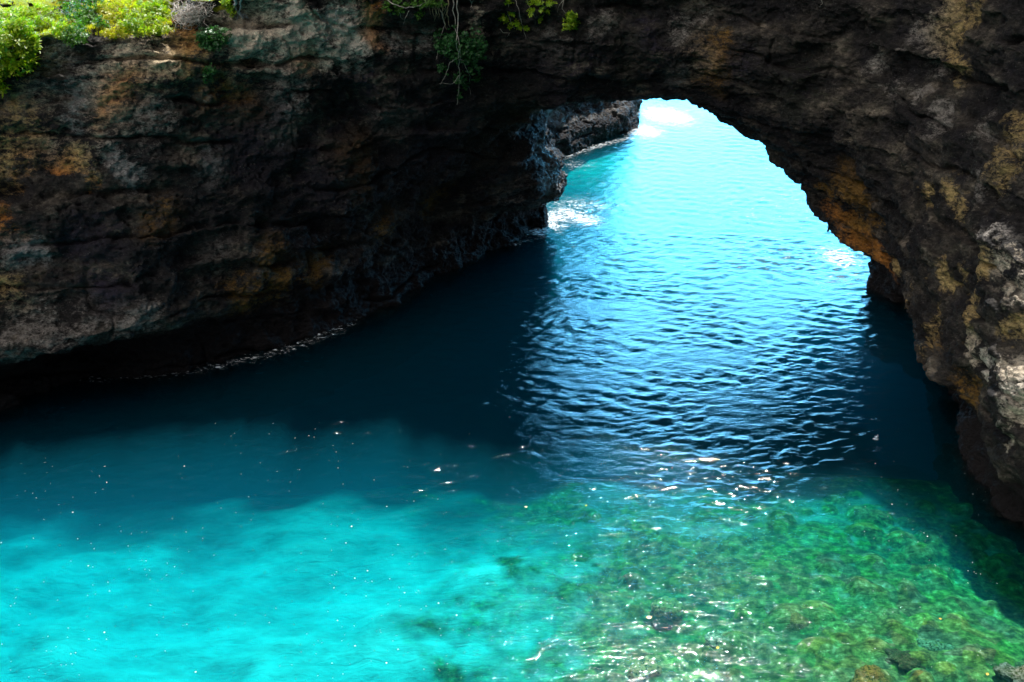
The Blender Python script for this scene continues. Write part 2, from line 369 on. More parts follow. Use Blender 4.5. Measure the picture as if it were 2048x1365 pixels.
cliff = mesh_obj('cliff', np.concatenate([ca_, cb_]), np.concatenate([fa_, fb_+len(ca_)]), M_ROCK)
me = cliff.data; nv = len(me.vertices)
co = np.empty(nv*3, np.float32); me.vertices.foreach_get('co', co); co = co.reshape(-1, 3)
no = np.empty(nv*3, np.float32); me.vertex_normals.foreach_get('vector', no); no = no.reshape(-1, 3)
print('cliff verts', nv, 'fine', len(ca_))
cx, cy, cz = co.T
d = 0.34*fbm(cx/2.1, cy/2.1, cz/1.4, 4, 200, 0.58) - 0.22*np.abs(fbm(cx/1.3, cy/1.3, cz/0.9, 3, 260, 0.6))
bc = (cz+0.10*cx+1.6*vnoise(cx/11, cy/11, cz/8, 47)+0.25*vnoise(cx/1.7, cy/1.7, cz/1.2, 48))/3.6
gd = np.abs(bc-np.round(bc))*3.6
d -= 0.75*np.exp(-(gd/0.20)**2)*np.clip(vnoise(cx/6, cy/6, np.round(bc)*5.3, 49)*2+0.55, 0, 1)     # open bedding cracks
vc = np.abs(vnoise(cx/4.2, cy/4.2, cz/9, 140)); d -= 0.5*np.exp(-(vc/0.035)**2)*np.clip(vnoise(cx/9, cy/9, cz/7, 141)*2, 0, 1)
flat = np.clip((no[:, 2]-0.6)/0.3, 0, 1)*(cz > 22)
d -= 0.30*np.clip(vnoise(cx/0.75, cy/0.75, cz/0.55, 281)-0.25, 0, 1) + 0.25*np.clip(fbm(cx/0.38, cy/0.38, cz/0.3, 2, 285)-0.2, 0, 1)
d *= 1-0.75*flat
co += no*d[:, None]
me.vertices.foreach_set('co', co.ravel()); me.update()
me.polygons.foreach_set('use_smooth', np.ones(len(me.polygons), bool))
tag(cliff, kind='structure')
bvh = BVHTree.FromObject(cliff, bpy.context.evaluated_depsgraph_get())
def hit(u, v):
    r = bvh.ray_cast(Vector((0, 0, CAM_H)), ray(u, v).normalized(), 900)
    return (r[0], r[1]) if r[0] is not None else (None, None)

# stains, near-black patches, some painted light: picture place -> real place on the rock, size in metres
PALE = (0.78, 0.66, 0.50); RUST = (0.66, 0.26, 0.05); BLUE = (0.32, 0.31, 0.30); TAN = (0.58, 0.41, 0.17); WHITE = (0.80, 0.72, 0.60)
VIO = (0.035, 0.028, 0.048); GREEN = (0.035, 0.045, 0.02); GREY = (0.36, 0.325, 0.29); OLIVE = (0.30, 0.16, 0.03)
ST = [(500, 75, 3.4, PALE, 1.0), (590, 65, 3.0, WHITE, 1.1), (570, 105, 2.6, PALE, .9), (680, 75, 3.2, WHITE, 1.1), (715, 60, 2.4, WHITE, 1.0), (748, 38, 1.8, RUST, 1.2), (735, 62, 1.3, RUST, .8), (640, 105, 2.6, PALE, .8),
 (595, 138, 1.6, RUST, 1.2), (550, 170, 3, GREY, .55), (600, 40, 1.5, TAN, .6), (590, 220, 2, GREY, .5), (790, 60, 2, GREY, .45), (860, 70, 2, GREY, .45),
 (370, 85, 2.2, RUST, .75), (350, 110, 2.6, TAN, .75), (310, 125, 2.3, PALE, .75), (225, 135, 2, PALE, .75), (205, 165, 2, PALE, .7), (280, 160, 3, TAN, .5), (245, 195, 2.2, RUST, .75), (260, 225, 2, RUST, .6), (380, 140, 2.5, TAN, .5), (470, 190, 3, OLIVE, .5),
 (130, 345, 1.7, RUST, 1.0), (150, 320, 1.6, RUST, .9), (175, 300, 1.6, TAN, .7), (60, 270, 3, TAN, .5), (70, 310, 2, RUST, .5), (20, 300, 3, TAN, .45), (20, 430, 2, RUST, .7), (25, 570, 2.3, TAN, .6), (45, 220, 3, TAN, .35),
 (90, 155, 2.2, BLUE, .6), (150, 200, 2.6, BLUE, .5), (265, 320, 1.8, BLUE, .8), (435, 330, 1.9, BLUE, .8), (560, 235, 2.2, BLUE, .7), (100, 290, 2.4, BLUE, .45), (60, 490, 2.0, BLUE, .8), (280, 240, 2, GREY, .6), (240, 255, 2, PALE, .5), (320, 240, 3, GREY, .45),
 (425, 570, .9, BLUE, .9), (75, 660, 3, GREY, .55), (170, 645, 3, GREY, .65), (290, 640, 2.4, GREY, .6), (30, 680, 2.4, GREY, .5), (560, 560, 2.6, OLIVE, .7), (480, 590, 2.6, OLIVE, .55), (640, 545, 2.4, OLIVE, .7), (860, 400, 3, OLIVE, .7), (780, 450, 2.5, OLIVE, .5),
 (320, 430, 2.2, OLIVE, .5), (430, 520, 2.2, GREY, .35), (230, 560, 3, VIO, .7), (500, 290, 4, VIO, .7), (640, 330, 4, VIO, .6), (180, 460, 3, VIO, .7), (780, 240, 2.6, GREY, .65), (700, 330, 3, OLIVE, .35),
 (1100, 350, 3.2, GREY, .9), (1090, 300, 2.5, GREY, .75), (1080, 400, 2.5, GREY, .7), (1020, 390, 2.5, GREY, .4), (1050, 405, 1.2, OLIVE, .9), (1110, 235, 4, BLUE, .8), (1180, 240, 4, BLUE, .75), (1240, 220, 3, GREY, .5), (1140, 260, 3, BLUE, .6),  # the headland's BLUE entries put its bluish light into the colour
 (1685, 440, 2.8, RUST, 1.1), (1705, 400, 3, OLIVE, 1.0), (1725, 470, 3.0, OLIVE, 1.1), (1755, 520, 2.4, RUST, 1.2), (1785, 560, 2.2, RUST, 1.0), (1715, 500, 2, RUST, .9), (1800, 540, 1.5, TAN, .8), (1815, 590, 1.2, TAN, .7), (1660, 390, 2, OLIVE, .7),  # inner arch wall: rust brightened to carry warm bounced sunlight
 (1890, 390, 1.5, TAN, .8), (1850, 385, 1.2, TAN, .7), (1905, 430, 1.1, TAN, .8), (1840, 545, 1.4, TAN, .7), (1875, 560, 1.3, TAN, .8), (1930, 590, 1.6, TAN, .8), (1980, 565, 1.6, TAN, .9), (2010, 575, 1.4, PALE, .8), (1950, 625, 1.5, TAN, .8),
 (1960, 680, 1.3, PALE, .8), (1945, 672, 1.0, PALE, .9), (1980, 728, 1.2, WHITE, 1.0), (1990, 715, .9, WHITE, .8), (2030, 650, 1.4, TAN, .8), (2020, 660, 1, TAN, .7), (2030, 740, 1.3, PALE, .8), (2035, 800, 1.2, WHITE, .75), (2040, 830, 1.0, PALE, .8), (2045, 640, 1.5, TAN, .7),
 (1860, 660, 2, TAN, .4), (1880, 700, 1.8, OLIVE, .6), (1930, 740, 2, OLIVE, .5), (1990, 480, 2, GREY, .5), (1960, 380, 2.2, GREY, .5), (2010, 320, 2.4, TAN, .45), (2040, 250, 2, TAN, .5), (1900, 225, 1.8, GREY, .6), (1840, 200, 1.7, GREY, .55), (1960, 260, 2, GREY, .5), (1790, 205, 2, GREY, .35),
 (1880, 30, 2.6, TAN, .65), (1915, 60, 2.2, TAN, .65), (1850, 60, 2, GREY, .55), (1780, 85, 1.6, GREY, .5), (1765, 125, 1.6, GREY, .6), (1880, 95, 2.5, GREY, .5), (1920, 120, 1.6, TAN, .5), (1440, 100, 2.6, OLIVE, .7), (1450, 60, 2, OLIVE, .6), (1440, 150, 2, OLIVE, .5), (1385, 140, 1.7, BLUE, .7), (1420, 100, 1.8, GREY, .5),
 (1390, 40, 2.2, GREY, .5), (1200, 60, 2, GREY, .4), (1120, 75, 2, GREY, .4), (960, 45, 1.6, PALE, .55), (1150, 140, 3, VIO, .6), (1300, 90, 3, VIO, .5), (1250, 120, 2.5, GREEN, .5), (1000, 250, 5, GREEN, .6), (900, 250, 4, VIO, .6), (700, 170, 3, VIO, .6), (1500, 130, 3, VIO, .4), (1600, 200, 4, GREEN, .4)]
DK = (0.010, 0.009, 0.012)  # near-black rock tone over the middle of the face and along the arch
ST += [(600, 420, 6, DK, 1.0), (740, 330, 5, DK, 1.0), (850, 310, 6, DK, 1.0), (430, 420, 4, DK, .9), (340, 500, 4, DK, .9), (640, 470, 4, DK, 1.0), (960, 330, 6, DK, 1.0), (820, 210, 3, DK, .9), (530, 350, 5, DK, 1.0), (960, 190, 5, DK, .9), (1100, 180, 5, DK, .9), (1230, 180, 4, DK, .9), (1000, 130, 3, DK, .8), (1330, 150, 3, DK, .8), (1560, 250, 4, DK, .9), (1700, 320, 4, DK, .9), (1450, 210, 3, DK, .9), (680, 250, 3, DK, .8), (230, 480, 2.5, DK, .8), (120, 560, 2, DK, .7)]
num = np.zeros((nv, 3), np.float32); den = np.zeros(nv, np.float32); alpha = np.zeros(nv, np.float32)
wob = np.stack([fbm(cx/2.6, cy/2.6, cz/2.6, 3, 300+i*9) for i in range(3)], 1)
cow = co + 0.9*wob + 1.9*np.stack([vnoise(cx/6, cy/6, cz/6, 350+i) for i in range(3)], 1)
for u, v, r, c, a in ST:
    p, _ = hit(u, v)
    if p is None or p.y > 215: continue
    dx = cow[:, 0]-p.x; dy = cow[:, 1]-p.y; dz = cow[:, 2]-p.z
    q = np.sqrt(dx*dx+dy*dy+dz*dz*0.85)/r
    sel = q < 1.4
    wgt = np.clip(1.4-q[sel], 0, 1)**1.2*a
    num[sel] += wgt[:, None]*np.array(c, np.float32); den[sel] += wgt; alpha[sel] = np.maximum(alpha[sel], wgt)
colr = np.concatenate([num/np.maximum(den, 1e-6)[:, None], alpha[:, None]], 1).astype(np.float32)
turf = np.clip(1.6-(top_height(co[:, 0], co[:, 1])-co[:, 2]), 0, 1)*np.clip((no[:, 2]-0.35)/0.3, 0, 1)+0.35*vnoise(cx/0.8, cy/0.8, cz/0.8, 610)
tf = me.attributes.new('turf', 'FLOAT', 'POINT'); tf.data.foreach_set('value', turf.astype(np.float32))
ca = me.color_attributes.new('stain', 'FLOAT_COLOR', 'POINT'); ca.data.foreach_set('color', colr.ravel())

# ------------------------------------------------------------------ seabed
def depth(x, y):
    # shallow cobble shelf near the camera on the right, deeper to the left and under the bridge
    s = 1.5 + 0.05*np.clip(22-x, 0, 60) + 0.05*np.clip(y-58, 0, 60)
    s = s + 0.10*np.clip(x-30, 0, 30) - 0.4*np.clip((x-12)/12, 0, 1)*np.clip((66-y)/10, 0, 1)
    s = np.minimum(s, 9.0+0*x)
    s = s + 9*np.clip((y-80)/14, 0, 1)**1.4
    sea = np.clip((y-132)/25, 0, 1)
    s = s*(1-sea) + 2.6*sea
    return s
def axis(parts):
    o = []
    for a, b, st_ in parts: o += list(np.arange(a, b, st_))
    return np.array(o + [parts[-1][1]], np.float32)
def grid_faces(nx, ny):
    i, j = np.meshgrid(np.arange(nx-1), np.arange(ny-1), indexing='ij')
    a = i*ny+j
    return np.stack([a, a+ny, a+ny+1, a+1], -1).reshape(-1, 4)
bxs = axis([(-600, -90, 30), (-90, -64, 3), (-64, 52, 0.3), (52, 90, 3), (90, 600, 30)]); bys = axis([(-10, 44, 3), (44, 82, 0.22), (82, 140, 1.0), (140, 1200, 40)])
BX, BY = np.meshgrid(bxs, bys, indexing='ij')
bh = -depth(BX, BY) + (0.35+0.35*np.clip((12-BX)/25, 0, 1))*fbm(BX/8, BY/6, BX*0, 4, 400)
stone = np.zeros(BX.shape, np.float32)
ix0, iy0 = np.searchsorted(bxs, -64), np.searchsorted(bys, 44)
for k in range(3600):
    sx = rng.uniform(-60, 44); sy = 46+rng.random()**1.3*32
    dens = np.clip((sx-2)/24, 0.0, 1)*np.clip((84-sy)/18, 0.15, 1)
    if rng.random() > dens: continue
    r = 0.22+0.9*rng.random()**2.5; rx = r*rng.uniform(.8, 1.4); ry = r*rng.uniform(.8, 1.4); hgt = r*rng.uniform(.35, .7)
    i0, i1 = np.searchsorted(bxs, [sx-rx, sx+rx]); j0, j1 = np.searchsorted(bys, [sy-ry, sy+ry])
    q = 1-((BX[i0:i1, j0:j1]-sx)/rx)**2-((BY[i0:i1, j0:j1]-sy)/ry)**2
    qq = np.sqrt(np.clip(q, 0, 1))
    z0 = -float(depth(np.float32(sx), np.float32(sy)))
    bh[i0:i1, j0:j1] = np.where(q > 0, np.maximum(bh[i0:i1, j0:j1], z0+hgt*qq*1.2-0.1), bh[i0:i1, j0:j1])
    stone[i0:i1, j0:j1] = np.maximum(stone[i0:i1, j0:j1], qq*rng.uniform(.6, 1.2))
stone += np.clip((BX+8)/18, -0.3, 1.0)*np.clip((86-BY)/20, 0, 1)*(BY < 90)
stone += (np.clip(fbm(BX/5, BY/4, BX*0, 4, 500)-0.25, 0, 1)*1.1+np.clip((58-BY)/12, 0, .35))*(BY < 90)*np.clip((BX+14)/16, 0.3, 1)
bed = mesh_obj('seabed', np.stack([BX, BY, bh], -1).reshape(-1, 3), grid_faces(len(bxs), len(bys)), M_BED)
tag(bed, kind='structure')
deep_shade = np.clip((BY-68.5+0.02*np.clip(BX+30, 0, 60))/12+0.28*vnoise(BX/5, BY/5, BX*0, 501), 0, 1)*np.clip((138-BY)/14+0.6*vnoise(BX/7, BY/7, BX*0, 502), 0, 1)  # dark bed; also paints the cliff shadow's soft edge into the bed colour
deep_shade = np.maximum(deep_shade, np.clip((10-BX)/12, 0, 1)*np.clip((BY-96)/10, 0, 1)*np.clip((185-BY)/20, 0, 1))
fa = bed.data.attributes.new('deep_shade', 'FLOAT', 'POINT'); fa.data.foreach_set('value', deep_shade.ravel().astype(np.float32))
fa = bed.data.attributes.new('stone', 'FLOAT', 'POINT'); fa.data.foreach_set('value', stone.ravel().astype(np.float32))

# ------------------------------------------------------------------ water: one closed body with a waved top
wxs = axis([(-600, -70, 14), (-70, -60, 1), (-60, 62, 0.22), (62, 75, 1), (75, 600, 14)])
wys = axis([(-10, 44, 2), (44, 68, 0.24), (68, 140, 0.15), (140, 230, 0.6), (230, 330, 2), (330, 1200, 20)])
WX, WY = np.meshgrid(wxs, wys, indexing='ij')
wz = np.zeros(WX.shape, np.float32)
amp_sea = (1-0.15*np.clip((WY-125)/40, 0, 1))*(0.62+0.48*np.clip((WY-66)/14, 0, 1))
wr = np.random.default_rng(11)
wx_ = WX + 0.7*vnoise(WX/7, WY/7, WX*0, 77); wy_ = WY + 0.7*vnoise(WX/7, WY/7, WX*0, 78)
for k in range(64):
    lam = 0.55*(3.0/0.55)**wr.random(); ang = wr.normal(math.pi/2, 0.75)
    a = 0.0043*lam**1.0*wr.uniform(.5, 1.2)
    fade = np.clip((WY-60)/14, 0.45, 1) if lam > 1.6 else (WY < 140)*np.clip((WY-60)/10, 0.55, 1)
    wz += a*fade*np.sin(2*math.pi/lam*(wx_*math.cos(ang)+wy_*math.sin(ang))+wr.uniform(0, 6.28))*amp_sea
gust = 0.6+0.6*vnoise(WX/7, WY/4.5, WX*0, 79)
wz *= np.clip(gust+0.25, 0.35, 1.3)
inner = (np.abs(WX) < 560) & (WY < 1150) & (WY > 5)
wz *= inner
nx, ny = WX.shape
top_v = np.stack([WX, WY, wz], -1).reshape(-1, 3)
border = [i*ny for i in range(nx)] + [(nx-1)*ny+j for j in range(1, ny)] + [i*ny+ny-1 for i in range(nx-2, -1, -1)] + [j for j in range(ny-2, 0, -1)]
base_i = len(top_v); nb = len(border)
bot_v = top_v[border].copy(); bot_v[:, 2] = -14
sk = np.array([[border[k], base_i+k, base_i+(k+1) % nb, border[(k+1) % nb]] for k in range(nb)])
# bottom cap as strips of quads between opposite border points
cap = []
for i in range(nx-1):
    lo0, lo1 = base_i+i, base_i+i+1
    hi0, hi1 = base_i+(nx-1)+(ny-1)+(nx-1-i), base_i+(nx-1)+(ny-1)+(nx-2-i)
    cap.append([lo0, hi0 if hi0 < base_i+nb else base_i, hi1, lo1])
water = mesh_obj('water', np.concatenate([top_v, bot_v]), np.concatenate([grid_faces(nx, ny), sk, np.array(cap)]), M_WATER)
tag(water, kind='structure')
foam = np.zeros(WX.shape, np.float32)
def foam_blob(u, v, rx, ry, a, rot=0.0):
    px, py = at(u, v); c, s = math.cos(rot), math.sin(rot)
    dx, dy = WX-px, WY-py; q = ((dx*c+dy*s)/rx)**2+((-dx*s+dy*c)/ry)**2
    np.maximum(foam, a*np.exp(-q*1.2), out=foam)
def foam_line(ptsl, wdt, a):
    for (u0, v0), (u1, v1) in zip(ptsl, ptsl[1:]):
        ax, ay = at(u0, v0); bx_, by_ = at(u1, v1); ex, ey = bx_-ax, by_-ay
        tt = np.clip(((WX-ax)*ex+(WY-ay)*ey)/(ex*ex+ey*ey), 0, 1)
        q = ((WX-ax-ex*tt)**2+(WY-ay-ey*tt)**2)/wdt**2
        np.maximum(foam, a*np.exp(-q), out=foam)
foam_blob(1332, 232, 6.5, 12, 1.0, 0.2); foam_blob(1290, 262, 5, 8, .85); foam_blob(1400, 225, 14, 12, .42); foam_blob(1480, 262, 20, 8, .38)
foam_line([(1120, 318), (1180, 297), (1240, 280), (1290, 275)], 1.5, .58); foam_blob(1150, 330, 4, 4, .5)
foam_line([(1078, 462), (1100, 440), (1130, 425), (1170, 440)], 3.4, .82); foam_blob(1155, 412, 8, 7, .58); foam_line([(1020, 490), (1100, 470), (1130, 455)], 1.0, .5)
foam_line([(185, 758), (340, 748), (450, 728), (530, 712), (600, 690), (700, 645)], 1.3, .5)
foam_blob(1685, 560, 5.5, 3.5, .72); foam_line([(1625, 560), (1650, 583), (1720, 590)], .8, .45); foam_blob(1680, 515, 4, 6, .75)
foam_blob(1560, 400, 22, 30, .33); foam_blob(1480, 480, 18, 18, .30); foam_blob(1600, 520, 10, 10, .33); foam_blob(1250, 370, 8, 8, .3)
at_f = water.data.attributes.new('foam', 'FLOAT', 'POINT')
at_f.data.foreach_set('value', np.concatenate([foam.ravel(), np.zeros(nb)]).astype(np.float32))

# ------------------------------------------------------------------ plants and small things
M_LEAF = leaf_material('yellow_green_leaf', (0.16, 0.29, 0.012, 1), (0.38, 0.44, 0.02, 1), 0.5)  # yellow-green leaves of the rim bushes
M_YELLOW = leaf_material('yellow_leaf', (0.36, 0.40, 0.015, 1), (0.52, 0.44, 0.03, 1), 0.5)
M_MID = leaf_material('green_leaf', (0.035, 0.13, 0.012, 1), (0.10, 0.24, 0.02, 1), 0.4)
M_DARK = leaf_material('dark_green_leaf', (0.015, 0.075, 0.025, 1), (0.045, 0.18, 0.035, 1), 0.35)  # dark green leaves of the vine and cliff bushes
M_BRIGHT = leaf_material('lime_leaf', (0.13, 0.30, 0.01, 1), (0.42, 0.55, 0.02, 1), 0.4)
M_TWIG = plain_material('pale_twig', (0.30, 0.26, 0.22, 1), (0.55, 0.50, 0.45, 1), 8)
M_STEM = plain_material('brown_stem', (0.10, 0.07, 0.045, 1), (0.28, 0.22, 0.16, 1), 6)
M_ROOT = plain_material('grey_root', (0.22, 0.24, 0.26, 1), (0.5, 0.52, 0.54, 1), 8)
M_STRAW = plain_material('dead_straw', (0.25, 0.2, 0.11, 1), (0.42, 0.36, 0.22, 1), 8)
M_FOAM = plain_material('foam_bubbles', (0.8, 0.84, 0.85, 1), (0.9, 0.9, 0.9, 1), 8)

def unit(v): return v/np.maximum(np.linalg.norm(v, axis=-1, keepdims=True), 1e-9)
def leaves(centres, size, n_each, rg, droop=0.2, up=None):
    """rosettes of folded pointed leaves"""
    V, Fq = [], []
    for c in centres:
        ax = unit(rg.normal(0, .6, 3)+(np.array([0, -.35, .8]) if up is None else up))
        a0 = unit(np.cross(ax, rg.normal(0, 1, 3))); b0 = np.cross(ax, a0)
        for k in range(n_each):
            an = 2*math.pi*(k+rg.uniform(-.3, .3))/n_each
            dr = unit(a0*math.cos(an)+b0*math.sin(an)+ax*rg.uniform(-.2, .7)+np.array([0, 0, -droop]))
            sd_ = unit(np.cross(dr, ax)); nn = np.cross(sd_, dr)
            l = size*rg.uniform(.7, 1.3); wd = l*rg.uniform(.22, .32); o = np.asarray(c)+dr*l*.08
            i = len(V)
            V += [o, o+dr*l*.55+sd_*wd+nn*l*.1, o+dr*l-nn*l*.12, o+dr*l*.55-sd_*wd+nn*l*.1, o+dr*l*.55]
            Fq += [(i, i+4, i+2, i+1), (i, i+3, i+2, i+4)]
    return V, Fq
def tube(pl, r0, r1, V, Fq, sides=5):
    pl = [np.asarray(p, float) for p in pl]; base = len(V); n_ = len(pl)
    for k, p in enumerate(pl):
        d_ = unit(pl[min(k+1, n_-1)]-pl[max(k-1, 0)]); a = unit(np.cross(d_, [0.3, 0.5, 0.81])); b = np.cross(d_, a)
        r = r0+(r1-r0)*k/(n_-1)
        for j in range(sides):
            an = 2*math.pi*j/sides; V.append(p+a*r*math.cos(an)+b*r*math.sin(an))
    for k in range(n_-1):
        for j in range(sides):
            Fq.append((base+k*sides+j, base+k*sides+(j+1) % sides, base+(k+1)*sides+(j+1) % sides, base+(k+1)*sides+j))
def wiggly(p, q, rg, n=7, amp=.12, sag=0.0):
    p, q = np.asarray(p, float), np.asarray(q, float); ln = np.linalg.norm(q-p)
    out_ = []
    for k in range(n+1):
        f = k/n; e = math.sin(math.pi*f)
        out_.append(p+(q-p)*f+rg.normal(0, amp*ln/n, 3)*(0 < k < n)+np.array([0, 0, -sag*ln*e]))
    return out_
def rock_pt(u, v, off=0.3):
    p, n_ = hit(u, v)
    d_ = -ray(u, v).normalized()
    return np.array(p+d_*off)
def rel(V, o): return [np.asarray(v)-o for v in V]
def plant(name, label, cat, blobs, mat, leaf, density, group=None, seed=0, stems=None, stem_mat=None, flat=0.7, each=6, droop=0.2, origin=None):
    """blobs: (u, v, width_px, height_px, off) lumps of foliage seen at those places; stems: polylines of (u, v, off)"""
    rg = np.random.default_rng(900+seed); cs = []; base = None
    for (u, v, wpx, hpx, off) in blobs:
        c = rock_pt(u, v, off); base = c if base is None else base
        m_ = np.linalg.norm(c-np.array([0, 0, CAM_H]))/F
        rx, rz = wpx*m_/2, hpx*m_/2; ry = (rx+rz)/2*flat
        n_ = max(6, int(density*1.9*rx*rz))
        q = unit(rg.normal(0, 1, (n_, 3)))*(rg.random((n_, 1))**.38)
        q *= 1+.22*vnoise(q[:, 0]*2.2+seed, q[:, 1]*2.2, q[:, 2]*2.2, seed)[:, None]
        keep = vnoise(q[:, 0]*2.6+seed*3.1, q[:, 1]*2.6, q[:, 2]*2.6, seed+5) > -.45
        cs += list(c+q[keep]*np.array([rx, ry, rz]))
    o = np.array(base); root = empty(name, o); tag(root, label, cat, group)
    V, Fq = leaves(cs, leaf, each, rg, droop)
    mesh_obj('foliage', rel(V, o), Fq, mat, root)
    V, Fq = [], []
    if stems:
        for pl, r0, r1 in stems:
            w_ = [rock_pt(*q_) for q_ in pl]; full = []
            for a_, b_ in zip(w_, w_[1:]): full += wiggly(a_, b_, rg, 4, .12)[:-1]
            tube(full+[w_[-1]], r0, r1, V, Fq)
    else:
        for c in cs[::max(1, len(cs)//26)]: tube(wiggly(o+np.array([0, .5, -.4]), c, rg, 5, .2), .045, .012, V, Fq, 4)
    mesh_obj('stem', rel(V, o), Fq, stem_mat or M_STEM, root)
    return root
GR = 'shrubs along the grassy cliff rim'
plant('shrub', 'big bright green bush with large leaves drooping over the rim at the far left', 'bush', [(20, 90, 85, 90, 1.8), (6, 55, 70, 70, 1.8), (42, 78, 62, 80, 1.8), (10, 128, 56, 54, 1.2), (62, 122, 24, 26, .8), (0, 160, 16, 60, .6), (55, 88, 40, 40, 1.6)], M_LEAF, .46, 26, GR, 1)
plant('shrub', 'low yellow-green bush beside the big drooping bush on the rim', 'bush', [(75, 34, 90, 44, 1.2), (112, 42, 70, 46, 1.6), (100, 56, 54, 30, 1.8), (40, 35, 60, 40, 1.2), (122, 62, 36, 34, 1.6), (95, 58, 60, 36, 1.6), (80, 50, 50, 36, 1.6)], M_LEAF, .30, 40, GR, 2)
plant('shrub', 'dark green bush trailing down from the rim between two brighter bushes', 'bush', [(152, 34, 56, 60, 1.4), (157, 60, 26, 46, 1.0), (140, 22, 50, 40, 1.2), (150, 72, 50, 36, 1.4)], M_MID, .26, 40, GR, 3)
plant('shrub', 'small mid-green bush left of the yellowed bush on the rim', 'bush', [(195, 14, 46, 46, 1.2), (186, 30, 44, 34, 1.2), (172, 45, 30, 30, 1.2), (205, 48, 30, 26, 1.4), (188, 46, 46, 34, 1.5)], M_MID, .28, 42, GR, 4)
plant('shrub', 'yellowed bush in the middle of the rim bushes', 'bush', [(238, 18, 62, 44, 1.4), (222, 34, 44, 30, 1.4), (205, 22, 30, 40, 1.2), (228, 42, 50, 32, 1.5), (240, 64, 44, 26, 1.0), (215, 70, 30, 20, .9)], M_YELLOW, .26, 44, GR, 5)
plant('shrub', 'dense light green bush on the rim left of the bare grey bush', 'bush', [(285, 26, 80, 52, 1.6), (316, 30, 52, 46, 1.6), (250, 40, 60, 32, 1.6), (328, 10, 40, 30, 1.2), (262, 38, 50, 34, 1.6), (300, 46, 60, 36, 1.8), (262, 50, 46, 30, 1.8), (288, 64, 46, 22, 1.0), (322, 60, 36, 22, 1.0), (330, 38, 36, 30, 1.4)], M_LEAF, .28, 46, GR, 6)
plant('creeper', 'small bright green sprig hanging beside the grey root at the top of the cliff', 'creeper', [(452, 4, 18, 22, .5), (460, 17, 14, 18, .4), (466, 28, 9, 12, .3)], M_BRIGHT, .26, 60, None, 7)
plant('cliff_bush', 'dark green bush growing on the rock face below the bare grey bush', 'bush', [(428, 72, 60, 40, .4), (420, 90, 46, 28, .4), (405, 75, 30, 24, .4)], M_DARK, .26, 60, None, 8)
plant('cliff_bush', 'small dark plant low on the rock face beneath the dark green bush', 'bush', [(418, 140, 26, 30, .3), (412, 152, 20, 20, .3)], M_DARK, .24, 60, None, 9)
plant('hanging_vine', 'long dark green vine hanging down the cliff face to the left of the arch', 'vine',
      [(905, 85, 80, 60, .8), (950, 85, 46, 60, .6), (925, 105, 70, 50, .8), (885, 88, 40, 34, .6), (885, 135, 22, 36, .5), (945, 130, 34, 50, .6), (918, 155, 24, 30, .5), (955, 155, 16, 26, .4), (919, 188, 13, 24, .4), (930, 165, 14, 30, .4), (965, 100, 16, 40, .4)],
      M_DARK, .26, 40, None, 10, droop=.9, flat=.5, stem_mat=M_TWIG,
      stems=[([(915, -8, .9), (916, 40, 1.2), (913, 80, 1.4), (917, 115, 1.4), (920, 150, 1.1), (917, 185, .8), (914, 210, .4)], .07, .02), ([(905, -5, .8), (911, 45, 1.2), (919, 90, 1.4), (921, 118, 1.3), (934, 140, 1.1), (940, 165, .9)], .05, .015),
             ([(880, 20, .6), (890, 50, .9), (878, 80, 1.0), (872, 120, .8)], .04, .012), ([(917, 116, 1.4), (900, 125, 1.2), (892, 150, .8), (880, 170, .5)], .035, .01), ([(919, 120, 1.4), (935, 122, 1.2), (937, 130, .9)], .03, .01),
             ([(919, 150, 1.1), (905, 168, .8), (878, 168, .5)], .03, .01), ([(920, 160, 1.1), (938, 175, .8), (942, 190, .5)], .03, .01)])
plant('creeper', 'bright lime-leaved creeper with thin pale stems hanging above the arch', 'creeper',
      [(1003, 34, 12, 14, .5), (1012, 42, 10, 12, .5), (1022, 26, 14, 14, .5), (1018, 4, 14, 10, .5), (1062, 22, 14, 16, .5), (1060, 5, 18, 10, .5), (1078, 4, 18, 10, .5), (1100, 5, 18, 12, .6), (1084, 20, 10, 10, .5), (1094, 24, 8, 9, .5), (1030, 45, 14, 12, .4), (1037, 53, 16, 10, .4), (1052, 57, 8, 8, .4), (1020, 52, 12, 9, .4), (1081, 38, 8, 12, .4)],
      M_BRIGHT, .30, 52, None, 11, flat=.9, stem_mat=M_TWIG,
      stems=[([(1028, -6, .5), (1036, 15, .5), (1042, 40, .4), (1046, 56, .35), (1052, 78, .2)], .035, .015), ([(1050, -5, .5), (1066, 25, .5), (1070, 50, .3)], .03, .012), ([(1018, -4, .5), (1016, 30, .5), (1024, 50, .4), (1030, 58, .3)], .03, .012), ([(1000, 58, .25), (1006, 66, .2), (1020, 66, .2), (1014, 74, .15)], .025, .01), ([(1085, 0, .5), (1088, 30, .4), (1078, 45, .3)], .025, .01)])
plant('creeper', 'single round tuft of lime leaves hanging right of the larger lime creeper', 'creeper', [(1140, 34, 26, 26, .5), (1134, 55, 18, 16, .4), (1150, 50, 14, 18, .4)], M_BRIGHT, .28, 50, None, 12, stem_mat=M_TWIG,
      stems=[([(1128, -6, .5), (1124, 18, .4), (1132, 28, .4)], .03, .012), ([(1128, -2, .4), (1118, 12, .3), (1114, 25, .2)], .03, .01)])
